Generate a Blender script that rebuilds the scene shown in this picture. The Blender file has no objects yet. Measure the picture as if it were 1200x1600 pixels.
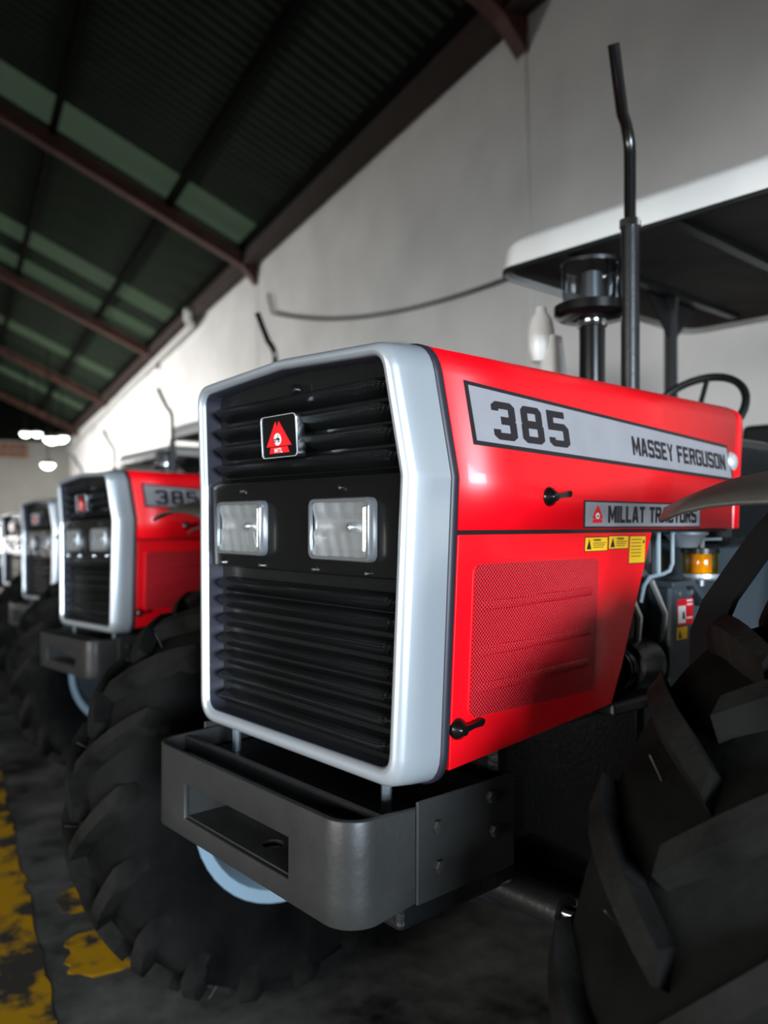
import bpy, math, random
from mathutils import Vector, Matrix
random.seed(7)
S = bpy.context.scene
COL = S.collection
pi = math.pi
# ------------------------------------------------------------------ camera
YAW, PITCH, ROLL = .84811, .03499, -.01787
cp = Vector((1.358, -.934, 1.41))
fw = Vector((-math.sin(YAW)*math.cos(PITCH), math.cos(YAW)*math.cos(PITCH), math.sin(PITCH)))
r0 = Vector((math.cos(YAW), math.sin(YAW), 0)); u0 = r0.cross(fw)
rt = r0*math.cos(ROLL)+u0*math.sin(ROLL); up = -r0*math.sin(ROLL)+u0*math.cos(ROLL)
cd = bpy.data.cameras.new('camera'); cam = bpy.data.objects.new('camera', cd); COL.objects.link(cam)
cam.matrix_world = Matrix(((rt.x, up.x, -fw.x, cp.x), (rt.y, up.y, -fw.y, cp.y), (rt.z, up.z, -fw.z, cp.z), (0, 0, 0, 1)))
cd.sensor_fit = 'HORIZONTAL'; cd.sensor_width = 36; cd.lens = 36*1256.5/1200
cd.clip_start = .05; cd.clip_end = 300
cd.dof.use_dof = True; cd.dof.focus_distance = 1.42; cd.dof.aperture_fstop = 3.0
S.camera = cam
# ------------------------------------------------------------------ hall frame: e runs along the row of tractors, n towards the long wall
TH = math.atan2(.636, 2.73)
EV = Vector((-math.cos(TH), math.sin(TH), 0)); NV = Vector((math.sin(TH), math.cos(TH), 0))
def H(e, n, z): return EV*e+NV*n+Vector((0, 0, z))
# ------------------------------------------------------------------ light
w = bpy.data.worlds.new('sky'); S.world = w; w.use_nodes = True
bg = w.node_tree.nodes['Background']; bg.inputs[0].default_value = (.78, .89, 1, 1); bg.inputs[1].default_value = .4
def area(name, loc, to, sx, sy, power, colr):
    l = bpy.data.lights.new(name, 'AREA'); l.shape = 'RECTANGLE'; l.size = sx; l.size_y = sy; l.energy = power; l.color = colr
    o = bpy.data.objects.new(name, l); COL.objects.link(o); o.location = loc
    o.rotation_euler = (to-loc).to_track_quat('-Z', 'Y').to_euler(); return o
# daylight through openings in the hall's unseen long side and through the big door in its near end
area('daylight_front_doors', H(-3.5, -14, 2.2), H(-3.0, 0, 1.9), 10, 4.0, 2700, (1, .97, .93))
area('daylight_end_door', H(-20, -2.2, 1.9), H(0, .2, 1.7), 8, 3.4, 7600, (.74, .87, 1))
area('added_far_daylight', H(27, -14, 2.4), H(24, 0, 2.6), 18, 4.4, 11000, (1, .98, .95))  # unseen far openings, added to brighten the left of the long wall
S.view_settings.view_transform = 'Standard'; S.view_settings.look = 'None'
S.view_settings.gamma = 1; S.view_settings.exposure = 0; S.view_settings.use_curve_mapping = False
# ------------------------------------------------------------------ materials
M = {}
def mat(name, c, rough=.5, metal=0, coat=0, bump=0, bscale=40, vary=0, vscale=6, spec=.5, coord='Object'):
    m = bpy.data.materials.new(name); m.use_nodes = True; nt = m.node_tree; b = nt.nodes['Principled BSDF']
    b.inputs['Base Color'].default_value = (*c, 1); b.inputs['Roughness'].default_value = rough
    b.inputs['Metallic'].default_value = metal; b.inputs['Coat Weight'].default_value = coat; b.inputs['Coat Roughness'].default_value = .06
    b.inputs['Specular IOR Level'].default_value = spec
    if bump or vary:
        tc = nt.nodes.new('ShaderNodeTexCoord')
        if bump:
            n = nt.nodes.new('ShaderNodeTexNoise'); n.inputs['Scale'].default_value = bscale; n.inputs['Detail'].default_value = 5
            nt.links.new(tc.outputs[coord], n.inputs['Vector'])
            bp = nt.nodes.new('ShaderNodeBump'); bp.inputs['Strength'].default_value = bump; bp.inputs['Distance'].default_value = .01
            nt.links.new(n.outputs['Fac'], bp.inputs['Height']); nt.links.new(bp.outputs[0], b.inputs['Normal'])
        if vary:
            n = nt.nodes.new('ShaderNodeTexNoise'); n.inputs['Scale'].default_value = vscale; n.inputs['Detail'].default_value = 6
            nt.links.new(tc.outputs[coord], n.inputs['Vector'])
            r = nt.nodes.new('ShaderNodeValToRGB'); k0 = 1-vary; k1 = 1+vary
            r.color_ramp.elements[0].position = .3; r.color_ramp.elements[1].position = .7
            r.color_ramp.elements[0].color = (c[0]*k0, c[1]*k0, c[2]*k0, 1); r.color_ramp.elements[1].color = (c[0]*k1, c[1]*k1, c[2]*k1, 1)
            nt.links.new(n.outputs['Fac'], r.inputs[0]); nt.links.new(r.outputs[0], b.inputs['Base Color'])
    M[name] = m; return m
mat('red', (.90, .0012, .008), .38, 0, .12)
mat('silver', (.56, .61, .65), .28, .6, .25)
mat('seal', (.018, .018, .026), .45)
mat('black_gloss', (.004, .004, .004), .22, 0, .15)
mat('black_metal', (.008, .009, .009), .38, 0, .2, bump=.1, bscale=90)
mat('engine_black', (.006, .007, .008), .35, 0, .2, bump=.25, bscale=60)
mat('bumper_grey', (.020, .0205, .0195), .46, 0, .03, spec=.3, bump=.06, bscale=70, vary=.18, vscale=9)
mat('tyre', (.0065, .0065, .0062), .8, 0, 0, bump=.3, bscale=45, vary=.5, vscale=5, spec=.0)
mat('lug', (.0095, .0092, .0083), .8, 0, 0, bump=.3, bscale=50, vary=.5, vscale=8, spec=.012)
mat('rim', (.42, .58, .70), .35, .3, .2)
mat('chrome', (.85, .87, .9), .08, 1)
mat('steel', (.55, .56, .56), .35, .9)
mat('decal_grey', (.29, .28, .295), .42, vary=.06, vscale=14)
mat('decal_ink', (.012, .010, .013), .4)
mat('decal_red', (.75, .01, .015), .4)
mat('decal_yellow', (.85, .47, .01), .45)
mat('decal_white', (.8, .8, .78), .4)
mat('mf_grey', (.050, .064, .074), .40, 0, .2, bump=.1, bscale=60)
mat('pipe_pale', (.55, .66, .72), .3, .5)
mat('cast_alu', (.60, .66, .70), .4, .7)
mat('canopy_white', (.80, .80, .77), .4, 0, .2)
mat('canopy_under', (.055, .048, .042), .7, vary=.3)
mat('fender_plastic', (.045, .040, .033), .5, bump=.1, bscale=120, vary=.25, vscale=10)
mat('reflector', (.82, .82, .80), .18, .75)
mat('arm_black', (.006, .006, .006), .85, spec=.01)
mat('bezel', (.13, .135, .14), .15, .2, .5)
mat('bright_trim', (.80, .81, .82), .35, .5)
mat('seat_vinyl', (.006, .007, .007), .5)
mat('wall_plaster', (.82, .81, .79), .85, vary=.10, vscale=.9, bump=.15, bscale=8)
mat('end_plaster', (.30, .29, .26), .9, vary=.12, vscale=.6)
mat('rust', (.085, .030, .021), .7, vary=.35, vscale=3)
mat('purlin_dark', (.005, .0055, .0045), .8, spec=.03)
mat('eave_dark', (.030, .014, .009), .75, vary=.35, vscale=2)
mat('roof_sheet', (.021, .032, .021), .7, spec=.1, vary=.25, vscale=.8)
mat('pvc', (.62, .62, .60), .5)
mat('cable', (.02, .02, .02), .6)
mat('brick', (.22, .09, .05), .9, vary=.3, vscale=12)
def glass(name, c, fac, rough=.03):
    m = bpy.data.materials.new(name); m.use_nodes = True; nt = m.node_tree; nt.nodes.clear()
    o = nt.nodes.new('ShaderNodeOutputMaterial'); mx = nt.nodes.new('ShaderNodeMixShader'); t = nt.nodes.new('ShaderNodeBsdfTransparent'); g = nt.nodes.new('ShaderNodeBsdfGlossy')
    t.inputs[0].default_value = (*c, 1); g.inputs['Roughness'].default_value = rough; mx.inputs[0].default_value = fac
    nt.links.new(t.outputs[0], mx.inputs[1]); nt.links.new(g.outputs[0], mx.inputs[2]); nt.links.new(mx.outputs[0], o.inputs[0]); M[name] = m
glass('lens', (.93, .95, .97), .10); glass('bowl', (.62, .66, .70), .30); glass('amber', (.98, .72, .10), .08)
def emis(name, c, s):
    m = bpy.data.materials.new(name); m.use_nodes = True; b = m.node_tree.nodes['Principled BSDF']
    b.inputs['Base Color'].default_value = (*c, 1); b.inputs['Emission Color'].default_value = (*c, 1); b.inputs['Emission Strength'].default_value = s; M[name] = m
emis('lamp_glow', (.95, 1, .97), 9)
def perforated(name, base, hole, scale, axes, rough, metal=0, thr=.30, coat=0):
    m = mat(name, base, rough, metal, coat); nt = m.node_tree; b = nt.nodes['Principled BSDF']
    tc = nt.nodes.new('ShaderNodeTexCoord'); sp = nt.nodes.new('ShaderNodeSeparateXYZ'); cb = nt.nodes.new('ShaderNodeCombineXYZ')
    mp = nt.nodes.new('ShaderNodeMapping'); mp.inputs['Rotation'].default_value = (0, 0, pi/4); mp.inputs['Scale'].default_value = (scale,)*3
    nt.links.new(tc.outputs['Object'], sp.inputs[0]); nt.links.new(sp.outputs[axes[0]], cb.inputs[0]); nt.links.new(sp.outputs[axes[1]], cb.inputs[1])
    nt.links.new(cb.outputs[0], mp.inputs['Vector'])
    v = nt.nodes.new('ShaderNodeTexVoronoi'); v.voronoi_dimensions = '2D'; v.inputs['Randomness'].default_value = 0; v.inputs['Scale'].default_value = 1
    nt.links.new(mp.outputs[0], v.inputs['Vector'])
    r = nt.nodes.new('ShaderNodeValToRGB'); r.color_ramp.elements[0].position = thr-.05; r.color_ramp.elements[1].position = thr+.05
    r.color_ramp.elements[0].color = (*hole, 1); r.color_ramp.elements[1].color = (*base, 1)
    nt.links.new(v.outputs['Distance'], r.inputs[0]); nt.links.new(r.outputs[0], b.inputs['Base Color'])
    bp = nt.nodes.new('ShaderNodeBump'); bp.inputs['Strength'].default_value = .5; bp.inputs['Distance'].default_value = .002
    r2 = nt.nodes.new('ShaderNodeMapRange'); r2.inputs[1].default_value = thr-.05; r2.inputs[2].default_value = thr+.05
    nt.links.new(v.outputs['Distance'], r2.inputs[0]); nt.links.new(r2.outputs[0], bp.inputs['Height']); nt.links.new(bp.outputs[0], b.inputs['Normal'])
    return m
perforated('red_mesh', (.74, .012, .022), (.03, .001, .003), 178, (1, 2), .38, 0, .36)
perforated('black_mesh', (.010, .0115, .0115), (.0006, .0006, .0006), 230, (0, 2), .24, .3, .30)
# ------------------------------------------------------------------ mesh helpers
class MB:
    def __init__(s): s.v = []; s.f = []
    def add(s, vs, fs):
        o = len(s.v); s.v += [tuple(p) for p in vs]; s.f += [tuple(i+o for i in f) for f in fs]; return s
    def box(s, c, d, R=None):
        c = Vector(c); P = [Vector((sx*d[0]/2, sy*d[1]/2, sz*d[2]/2)) for sx in (-1, 1) for sy in (-1, 1) for sz in (-1, 1)]
        P = [(R @ p if R else p)+c for p in P]
        return s.add(P, [(0, 1, 3, 2), (4, 6, 7, 5), (0, 4, 5, 1), (2, 3, 7, 6), (0, 2, 6, 4), (1, 5, 7, 3)])
    def b2(s, a, b): return s.box([(a[i]+b[i])/2 for i in range(3)], [abs(b[i]-a[i]) for i in range(3)])
    def tube(s, path, r, n=12, caps=True):
        path = [Vector(p) for p in path]; rs = r if isinstance(r, (list, tuple)) else [r]*len(path)
        vs = []; fs = []; prev = None
        for i, p in enumerate(path):
            t = (path[min(i+1, len(path)-1)]-path[max(i-1, 0)]).normalized()
            if prev is None: a = t.orthogonal().normalized()
            else: a = (prev-t*prev.dot(t)).normalized()
            prev = a; b = t.cross(a)
            for k in range(n): vs.append(p+(a*math.cos(2*pi*k/n)+b*math.sin(2*pi*k/n))*rs[i])
        for i in range(len(path)-1):
            for k in range(n): fs.append((i*n+k, i*n+(k+1) % n, (i+1)*n+(k+1) % n, (i+1)*n+k))
        if caps: fs += [tuple(range(n))[::-1], tuple(range((len(path)-1)*n, len(path)*n))]
        return s.add(vs, fs)
    def lathe(s, prof, c, axis='z', n=24, closed=False):
        # prof: (radius, along axis)
        vs = []; fs = []; c = Vector(c); m = len(prof)
        for k in range(n):
            ca, sa = math.cos(2*pi*k/n), math.sin(2*pi*k/n)
            for (r, h) in prof:
                p = {'z': (r*ca, r*sa, h), 'x': (h, r*ca, r*sa), 'y': (r*sa, h, r*ca)}[axis]; vs.append(Vector(p)+c)
        for k in range(n):
            k2 = (k+1) % n
            for j in range(m if closed else m-1):
                j2 = (j+1) % m; fs.append((k*m+j, k2*m+j, k2*m+j2, k*m+j2))
        return s.add(vs, fs)
    def prism(s, poly, fn, d0, d1):
        n = len(poly); vs = [fn(a, b, d0) for a, b in poly]+[fn(a, b, d1) for a, b in poly]
        fs = [tuple(range(n))[::-1], tuple(range(n, 2*n))]+[(i, (i+1) % n, n+(i+1) % n, n+i) for i in range(n)]
        return s.add(vs, fs)
    def loft(s, loops, close=True, cap0=False, cap1=False):
        n = len(loops[0]); vs = [p for l in loops for p in l]; fs = []
        for i in range(len(loops)-1):
            for k in range(n if close else n-1): fs.append((i*n+k, i*n+(k+1) % n, (i+1)*n+(k+1) % n, (i+1)*n+k))
        if cap0: fs.append(tuple(range(n))[::-1])
        if cap1: fs.append(tuple(range((len(loops)-1)*n, len(loops)*n)))
        return s.add(vs, fs)
    def build(s, name, m, parent=None, smooth=35, bevel=0, solid=0, loc=None, seg=2):
        import bmesh
        me = bpy.data.meshes.new(name); me.from_pydata(s.v, [], s.f)
        bm = bmesh.new(); bm.from_mesh(me); bmesh.ops.recalc_face_normals(bm, faces=bm.faces); bm.to_mesh(me); bm.free()
        me.materials.append(M[m])
        if smooth:
            me.shade_smooth(); me.set_sharp_from_angle(angle=math.radians(smooth))
        o = bpy.data.objects.new(name, me); COL.objects.link(o)
        if parent: o.parent = parent
        if loc: o.location = loc
        if solid:
            md = o.modifiers.new('solid', 'SOLIDIFY'); md.thickness = solid; md.offset = 0
        if bevel:
            md = o.modifiers.new('bevel', 'BEVEL'); md.width = bevel; md.segments = seg; md.limit_method = 'ANGLE'; md.angle_limit = math.radians(40)
        return o
def empty(name, loc=(0, 0, 0), parent=None):
    o = bpy.data.objects.new(name, None); COL.objects.link(o); o.location = loc; o.parent = parent; o.empty_display_size = .2; return o
def tag(o, label=None, cat=None, group=None, kind=None):
    if label: o['label'] = label
    if cat: o['category'] = cat
    if group: o['group'] = group
    if kind: o['kind'] = kind
    return o
def copy_tree(o, parent=None):
    c = o.copy(); COL.objects.link(c); c.parent = parent
    for ch in KIDS.get(o.name, []): copy_tree(ch, c)
    return c
def rrect(w, h, r, n=5, cx=0, cy=0):
    P = []
    for (sx, sy, a0) in ((1, 1, 0), (-1, 1, pi/2), (-1, -1, pi), (1, -1, 1.5*pi)):
        for k in range(n+1):
            a = a0+pi/2*k/n; P.append((cx+sx*(w/2-r)+r*math.cos(a), cy+sy*(h/2-r)+r*math.sin(a)))
    return P
def text(body, name, m, parent, fn, w, h, bold=0, depth=.0008, spacing=1.0):
    """lettering fitted to w x h, laid by fn(u, v, d) with u, v from the lower left corner"""
    cu = bpy.data.curves.new(name, 'FONT'); cu.body = body; cu.size = 1; cu.offset = bold; cu.resolution_u = 3; cu.space_character = spacing
    to = bpy.data.objects.new(name, cu); me = bpy.data.meshes.new_from_object(to); bpy.data.objects.remove(to)
    xs = [v.co.x for v in me.vertices]; ys = [v.co.y for v in me.vertices]
    x0, x1, y0, y1 = min(xs), max(xs), min(ys), max(ys)
    for v in me.vertices: v.co = Vector(fn((v.co.x-x0)/(x1-x0)*w, (v.co.y-y0)/(y1-y0)*h, depth))
    me.name = name; me.materials.clear(); me.materials.append(M[m])
    o = bpy.data.objects.new(name, me); COL.objects.link(o); o.parent = parent; return o
GL = {'S': (4, [[(3.5, 4.4), (3.5, 5.2), (3.2, 5.5), (.8, 5.5), (.5, 5.2), (.5, 3.5), (.8, 3.1), (3.2, 2.9), (3.5, 2.5), (3.5, .8), (3.2, .5), (.8, .5), (.5, .8), (.5, 1.6)]]),
 'M': (5, [[(.5, 0), (.5, 6)], [(.55, 5.6), (2.5, 1.6), (4.45, 5.6)], [(4.5, 0), (4.5, 6)]]),
 'A': (4.2, [[(.5, 0), (1.75, 5.5), (2.45, 5.5), (3.7, 0)], [(1.0, 1.7), (3.2, 1.7)]]),
 'E': (3.7, [[(3.6, 5.5), (.5, 5.5), (.5, .5), (3.6, .5)], [(.5, 3), (3.2, 3)]]),
 'Y': (4, [[(.4, 6), (2, 2.8), (3.6, 6)], [(2, 3.2), (2, 0)]]),
 'F': (3.6, [[(3.6, 5.5), (.5, 5.5), (.5, 0)], [(.5, 3), (3.2, 3)]]),
 'R': (4, [[(.5, 0), (.5, 5.5), (3.2, 5.5), (3.5, 5.2), (3.5, 3.3), (3.2, 3), (.5, 3)], [(2.3, 3), (3.5, 0)]]),
 'G': (4, [[(3.5, 4.3), (3.5, 5.2), (3.2, 5.5), (.8, 5.5), (.5, 5.2), (.5, .8), (.8, .5), (3.2, .5), (3.5, .8), (3.5, 2.8), (2.1, 2.8)]]),
 'C': (4, [[(3.5, 4.2), (3.5, 5.2), (3.2, 5.5), (.8, 5.5), (.5, 5.2), (.5, .8), (.8, .5), (3.2, .5), (3.5, .8), (3.5, 1.8)]]),
 'U': (4, [[(.5, 6), (.5, .8), (.8, .5), (3.2, .5), (3.5, .8), (3.5, 6)]]),
 'O': (4, [[(2, 5.5), (.8, 5.5), (.5, 5.2), (.5, .8), (.8, .5), (3.2, .5), (3.5, .8), (3.5, 5.2), (3.2, 5.5), (2, 5.5)]]),
 'N': (4, [[(.5, 0), (.5, 6)], [(.6, 5.6), (3.4, .4)], [(3.5, 0), (3.5, 6)]]),
 'I': (1, [[(.5, 0), (.5, 6)]]), 'L': (3.4, [[(.5, 6), (.5, .5), (3.4, .5)]]), 'T': (3.8, [[(0, 5.5), (3.8, 5.5)], [(1.9, 5.5), (1.9, 0)]]), ' ': (2, []),
 '3': (4, [[(.5, 4.5), (.5, 5.1), (.9, 5.5), (3.1, 5.5), (3.5, 5.1), (3.5, 3.5), (3.1, 3.05), (1.4, 3.05)], [(1.4, 3.05), (3.1, 3.05), (3.5, 2.6), (3.5, .9), (3.1, .5), (.9, .5), (.5, .9), (.5, 1.6)]]),
 '8': (4, [[(2, 5.5), (.9, 5.5), (.6, 5.1), (.6, 3.5), (1.0, 3.05), (3.0, 3.05), (3.4, 3.5), (3.4, 5.1), (3.1, 5.5), (2, 5.5)], [(2, 3.05), (.9, 3.05), (.5, 2.6), (.5, .9), (.9, .5), (3.1, .5), (3.5, .9), (3.5, 2.6), (3.1, 3.05), (2, 3.05)]]),
 '5': (4, [[(3.5, 5.5), (.5, 5.5), (.5, 3.35), (3.1, 3.35), (3.5, 2.95), (3.5, .9), (3.1, .5), (.9, .5), (.5, .9), (.5, 1.5)]])}
def block_text(body, name, m, parent, fn, w, h, t=1.0, gap=.8):
    """heavy square lettering built from mitred strokes, fitted to w x h"""
    tot = sum(GL[c][0] for c in body)+gap*(len(body)-1); x = 0; vs = []; fs = []
    for c in body:
        gw, strokes = GL[c]
        for si, st in enumerate(strokes):
            P = [Vector(p) for p in st]; closed = (P[0]-P[-1]).length < 1e-6; base = len(vs)
            for i, p in enumerate(P):
                a = (P[i]-P[i-1]).normalized() if i else ((P[-1]-P[-2]).normalized() if closed else (P[1]-P[0]).normalized())
                b = (P[i+1]-P[i]).normalized() if i < len(P)-1 else ((P[1]-P[0]).normalized() if closed else a)
                q = a+b; q.normalize(); nn = Vector((-q.y, q.x)); k = min(1.5, 1/max(.3, nn.dot(Vector((-a.y, a.x)))))
                for s_ in (1, -1):
                    v = p+nn*(s_*t/2*k); v.y = min(6, max(0, v.y)); vs.append(Vector(fn((x+v.x)/tot*w, v.y/6*h, .0008+.0002*si)))
            for i in range(len(P)-1): fs.append((base+2*i, base+2*i+1, base+2*i+3, base+2*i+2))
        x += gw+gap
    return MB().add(vs, fs).build(name, m, parent, 0)
# ------------------------------------------------------------------ the hall
tag(MB().add([H(-24, -18, 0), H(48, -18, 0), H(48, 5, 0), H(-24, 5, 0)], [(0, 1, 2, 3)]).build('floor', 'wall_plaster', smooth=0), kind='structure')
fm = bpy.data.materials.new('floor_concrete'); fm.use_nodes = True; nt = fm.node_tree; b = nt.nodes['Principled BSDF']
tc = nt.nodes.new('ShaderNodeTexCoord'); n1 = nt.nodes.new('ShaderNodeTexNoise'); n1.inputs['Scale'].default_value = 2.2; n1.inputs['Detail'].default_value = 9; n1.inputs['Roughness'].default_value = .65
nt.links.new(tc.outputs['Object'], n1.inputs['Vector'])
rp = nt.nodes.new('ShaderNodeValToRGB'); rp.color_ramp.elements[0].position = .35; rp.color_ramp.elements[0].color = (.008, .008, .0078, 1); rp.color_ramp.elements[1].position = .68; rp.color_ramp.elements[1].color = (.15, .148, .143, 1)
nt.links.new(n1.outputs['Fac'], rp.inputs[0]); nt.links.new(rp.outputs[0], b.inputs['Base Color'])
rr_ = nt.nodes.new('ShaderNodeMapRange'); rr_.inputs[3].default_value = .35; rr_.inputs[4].default_value = .75; nt.links.new(n1.outputs['Fac'], rr_.inputs[0]); nt.links.new(rr_.outputs[0], b.inputs['Roughness'])
b.inputs['Specular IOR Level'].default_value = .15; M['floor_concrete'] = fm; bpy.data.objects['floor'].data.materials[0] = fm
# worn yellow floor paint: transparent where the paint has gone
pm = bpy.data.materials.new('worn_yellow_paint'); pm.use_nodes = True; nt = pm.node_tree; b = nt.nodes['Principled BSDF']
tc = nt.nodes.new('ShaderNodeTexCoord'); n1 = nt.nodes.new('ShaderNodeTexNoise'); n1.inputs['Scale'].default_value = 3.5; n1.inputs['Detail'].default_value = 8; n1.inputs['Roughness'].default_value = .6
nt.links.new(tc.outputs['Object'], n1.inputs['Vector'])
rp = nt.nodes.new('ShaderNodeValToRGB'); rp.color_ramp.elements[0].position = .45; rp.color_ramp.elements[0].color = (.045, .043, .038, 1); rp.color_ramp.elements[1].position = .53; rp.color_ramp.elements[1].color = (.46, .25, .008, 1)
nt.links.new(n1.outputs['Fac'], rp.inputs[0]); nt.links.new(rp.outputs[0], b.inputs['Base Color']); b.inputs['Roughness'].default_value = .7; b.inputs['Specular IOR Level'].default_value = .1; M['worn_yellow_paint'] = pm

def hall_box(name, a, bb, m, parent=None, bevel=0):
    P = [H(e, n, z) for e in (a[0], bb[0]) for n in (a[1], bb[1]) for z in (a[2], bb[2])]
    return MB().add(P, [(0, 1, 3, 2), (4, 6, 7, 5), (0, 4, 5, 1), (2, 3, 7, 6), (0, 2, 6, 4), (1, 5, 7, 3)]).build(name, m, parent, 0, bevel)
WN = 4.5; SL = .455; Z0 = 6.95
def rz(n): return Z0+SL*(WN-n)
wb = tag(hall_box('wall_back', (-14, WN, 0), (48, WN+.25, 7.2), 'wall_plaster'), kind='structure')
we = tag(hall_box('wall_end', (40, -16, 0), (40.3, WN, 6.4), 'end_plaster'), kind='structure')
hall_box('gable', (40, -16, 6.4), (40.3, WN, 12), 'purlin_dark', we)
# unseen front wall with door openings, added so its lintel shades the upper wall, near end wall with one door
wf = tag(hall_box('wall_front_added', (-14, -6.25, 4.2), (40, -6, 12.5), 'end_plaster'), kind='structure')
for a0, a1, z1 in ((-14, -9.2, 0), (-9.2, 2.2, 2.25), (2.2, 19.5, 0), (34, 40, 0)):
    hall_box('added_wall_length', (a0, -6.25, z1), (a1, -6, 4.2), 'end_plaster', wf)
wn_ = tag(hall_box('wall_near', (-9.25, -6, 2.7), (-9, WN, 12.5), 'end_plaster'), kind='structure')
hall_box('near_wall_pier', (-9.25, 1.0, 0), (-9, WN, 2.7), 'end_plaster', wn_)
hall_box('near_wall_pier', (-9.25, -6, 0), (-9, -4.2, 2.7), 'end_plaster', wn_)
COLS = [-3.3, 4.8, 12.9, 21.0, 29.1, 37.2, 45.3]
for e in COLS:
    hall_box('column', (e-.06, WN-.012, 0), (e+.06, WN+.02, 6.5), 'wall_plaster', wb)
    MB().prism([(0, 0), (-.50, 0), (0, -.55)], lambda a, b_, d, e=e: H(e+d, WN+a, 6.83+b_), -.09, .09).build('column_head', 'rust', wb, 0)
hall_box('eave_beam', (-14, WN-.30, 6.62), (47, WN-.04, 6.9), 'eave_dark', wb)
ce = tag(empty('ceiling'), kind='structure')
for e in COLS:
    P = []
    for n, dz in ((WN, 0), (-5, 0), (-5, -.26), (WN, -.26)): P.append((n, rz(n)-.22+dz))
    MB().prism(P, lambda a, b_, d, e=e: H(e+d, a, b_), -.10, .10).build('rafter', 'rust', ce, 0)
for n in (4.2, 2.85, .9, -1.05, -3.0, -4.9):
    hall_box('purlin', (-14, n-.05, rz(n)-.24), (47, n+.05, rz(n)-.06), 'purlin_dark', ce)
sm = MB(); N_ = 24
vs = []; fs = []
for k in range(N_+1):
    e = k/N_; z = .022*math.sin(2*pi*5*e)
    for n in (WN+.4, -5.1): vs.append(H(e, n, rz(n)+z))
for k in range(N_): fs.append((2*k, 2*k+1, 2*k+3, 2*k+2))
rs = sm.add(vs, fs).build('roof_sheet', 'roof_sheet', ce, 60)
tl = bpy.data.materials.new('translucent_sheet'); tl.use_nodes = True; nt = tl.node_tree; nt.nodes.clear()
oo = nt.nodes.new('ShaderNodeOutputMaterial'); mx = nt.nodes.new('ShaderNodeMixShader'); a_ = nt.nodes.new('ShaderNodeBsdfTranslucent'); d_ = nt.nodes.new('ShaderNodeBsdfDiffuse')
a_.inputs[0].default_value = (.16, .22, .13, 1); d_.inputs[0].default_value = (.10, .14, .085, 1); mx.inputs[0].default_value = .5
nt.links.new(a_.outputs[0], mx.inputs[1]); nt.links.new(d_.outputs[0], mx.inputs[2]); nt.links.new(mx.outputs[0], oo.inputs[0]); M['translucent_sheet'] = tl
sheet2 = rs.data.copy(); sheet2.materials[0] = tl
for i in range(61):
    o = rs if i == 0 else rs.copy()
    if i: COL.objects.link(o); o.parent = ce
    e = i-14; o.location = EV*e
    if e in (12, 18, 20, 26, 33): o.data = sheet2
MB().add([H(-14, -5, rz(-5)), H(47, -5, rz(-5)), H(47, -16, 6.0), H(-14, -16, 6.0)], [(0, 1, 2, 3)]).build('roof_slope', 'roof_sheet', ce, 0)
# brick lattice and lamps near the far end, drain pipe and cable on the long wall
for i in range(6):
    for j in range(2):
        hall_box('brick', (39.9, 2.55-i*.42, 5.62+j*.36), (40.0, 2.22-i*.42, 5.90+j*.36), 'brick', we)
def lamp(e, n, z, r, label, cat='lamp'):
    t = tag(empty('hanging_lamp', H(e, n, z)), label, cat, 'lamps at the far end of the hall')
    MB().lathe([(r*.35, .5*r), (r, 0), (r*.96, -.02), (r*.3, .4*r)], (0, 0, 0), 'z', 20, True).build('lamp_shade', 'steel', t)
    MB().lathe([(0, -.75*r), (r*.5, -.62*r), (r*.85, -.25*r), (r*.85, 0), (0, .02)], (0, 0, 0), 'z', 20).build('lamp_bulb', 'lamp_glow', t)
    MB().tube([(0, 0, .4*r), (0, 0, rz(n)-z-.1)], .02, 6).build('lamp_rod', 'purlin_dark', t)
lamp(30, 1.75, 5.5, .20, 'small round hanging lamp farthest left under the dark roof')
lamp(31.6, 2.27, 5.72, .20, 'second hanging lamp from the left under the dark roof')
lamp(30, 2.62, 5.35, .30, 'larger hanging lamp, left of the glowing pair by the long wall')
lamp(32, 3.17, 5.65, .30, 'larger hanging lamp, right of the glowing pair by the long wall')
lamp(27, 2.2, 4.12, .24, 'hanging lamp that glows lowest, below the other lamps')
tag(MB().tube([H(16.4, WN-.40, 6.72), H(16.6, WN-.36, 6.54), H(17.0, WN-.16, 6.50), H(25, WN-.14, 6.42), H(39.7, WN-.14, 6.05)], .085, 12).build('drain_pipe', 'pvc'),
    'pale plastic drain pipe running along the long wall below the roof', 'pipe')
cb_ = []
for k in range(25):
    t = k/24; e = 11.9-t*6.9; z = 5.5*(1-t)+4.08*t-.55*4*t*(1-t)*.45; cb_.append(H(e, WN-.06, z))
tag(MB().tube([H(12.1, WN-.06, 5.9)]+cb_, .022, 6).build('wall_cable', 'cable'), 'thin black cable sagging across the white wall', 'cable')
def stripe(e0, e1, n0, n1, step, jit):
    """a band of paint a millimetre thick with chipped edges"""
    K = max(3, int((e1-e0)/step)); L_ = []
    for k in range(K+1):
        e = e0+(e1-e0)*k/K; a = n0+random.uniform(-jit, jit); b_ = n1+random.uniform(-jit, jit)
        if k in (0, K): a += (n1-n0)*.15; b_ -= (n1-n0)*.2
        L_.append([H(e+random.uniform(-jit, jit), a, .0004), H(e, a, .0016), H(e, b_, .0016), H(e+random.uniform(-jit, jit), b_, .0004)])
    return MB().loft(L_, cap0=True, cap1=True)
tag(stripe(-3, 30, -.60, -.33, .06, .012).build('floor_stripe', 'worn_yellow_paint', smooth=0), 'long worn yellow paint line on the floor in front of the tractors', 'floor line')
tag(stripe(1.30, 1.62, -.25, .10, .03, .02).build('floor_stripe', 'worn_yellow_paint', smooth=0), 'short worn yellow paint patch on the floor nearest the foremost left tyre', 'floor line')
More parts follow.
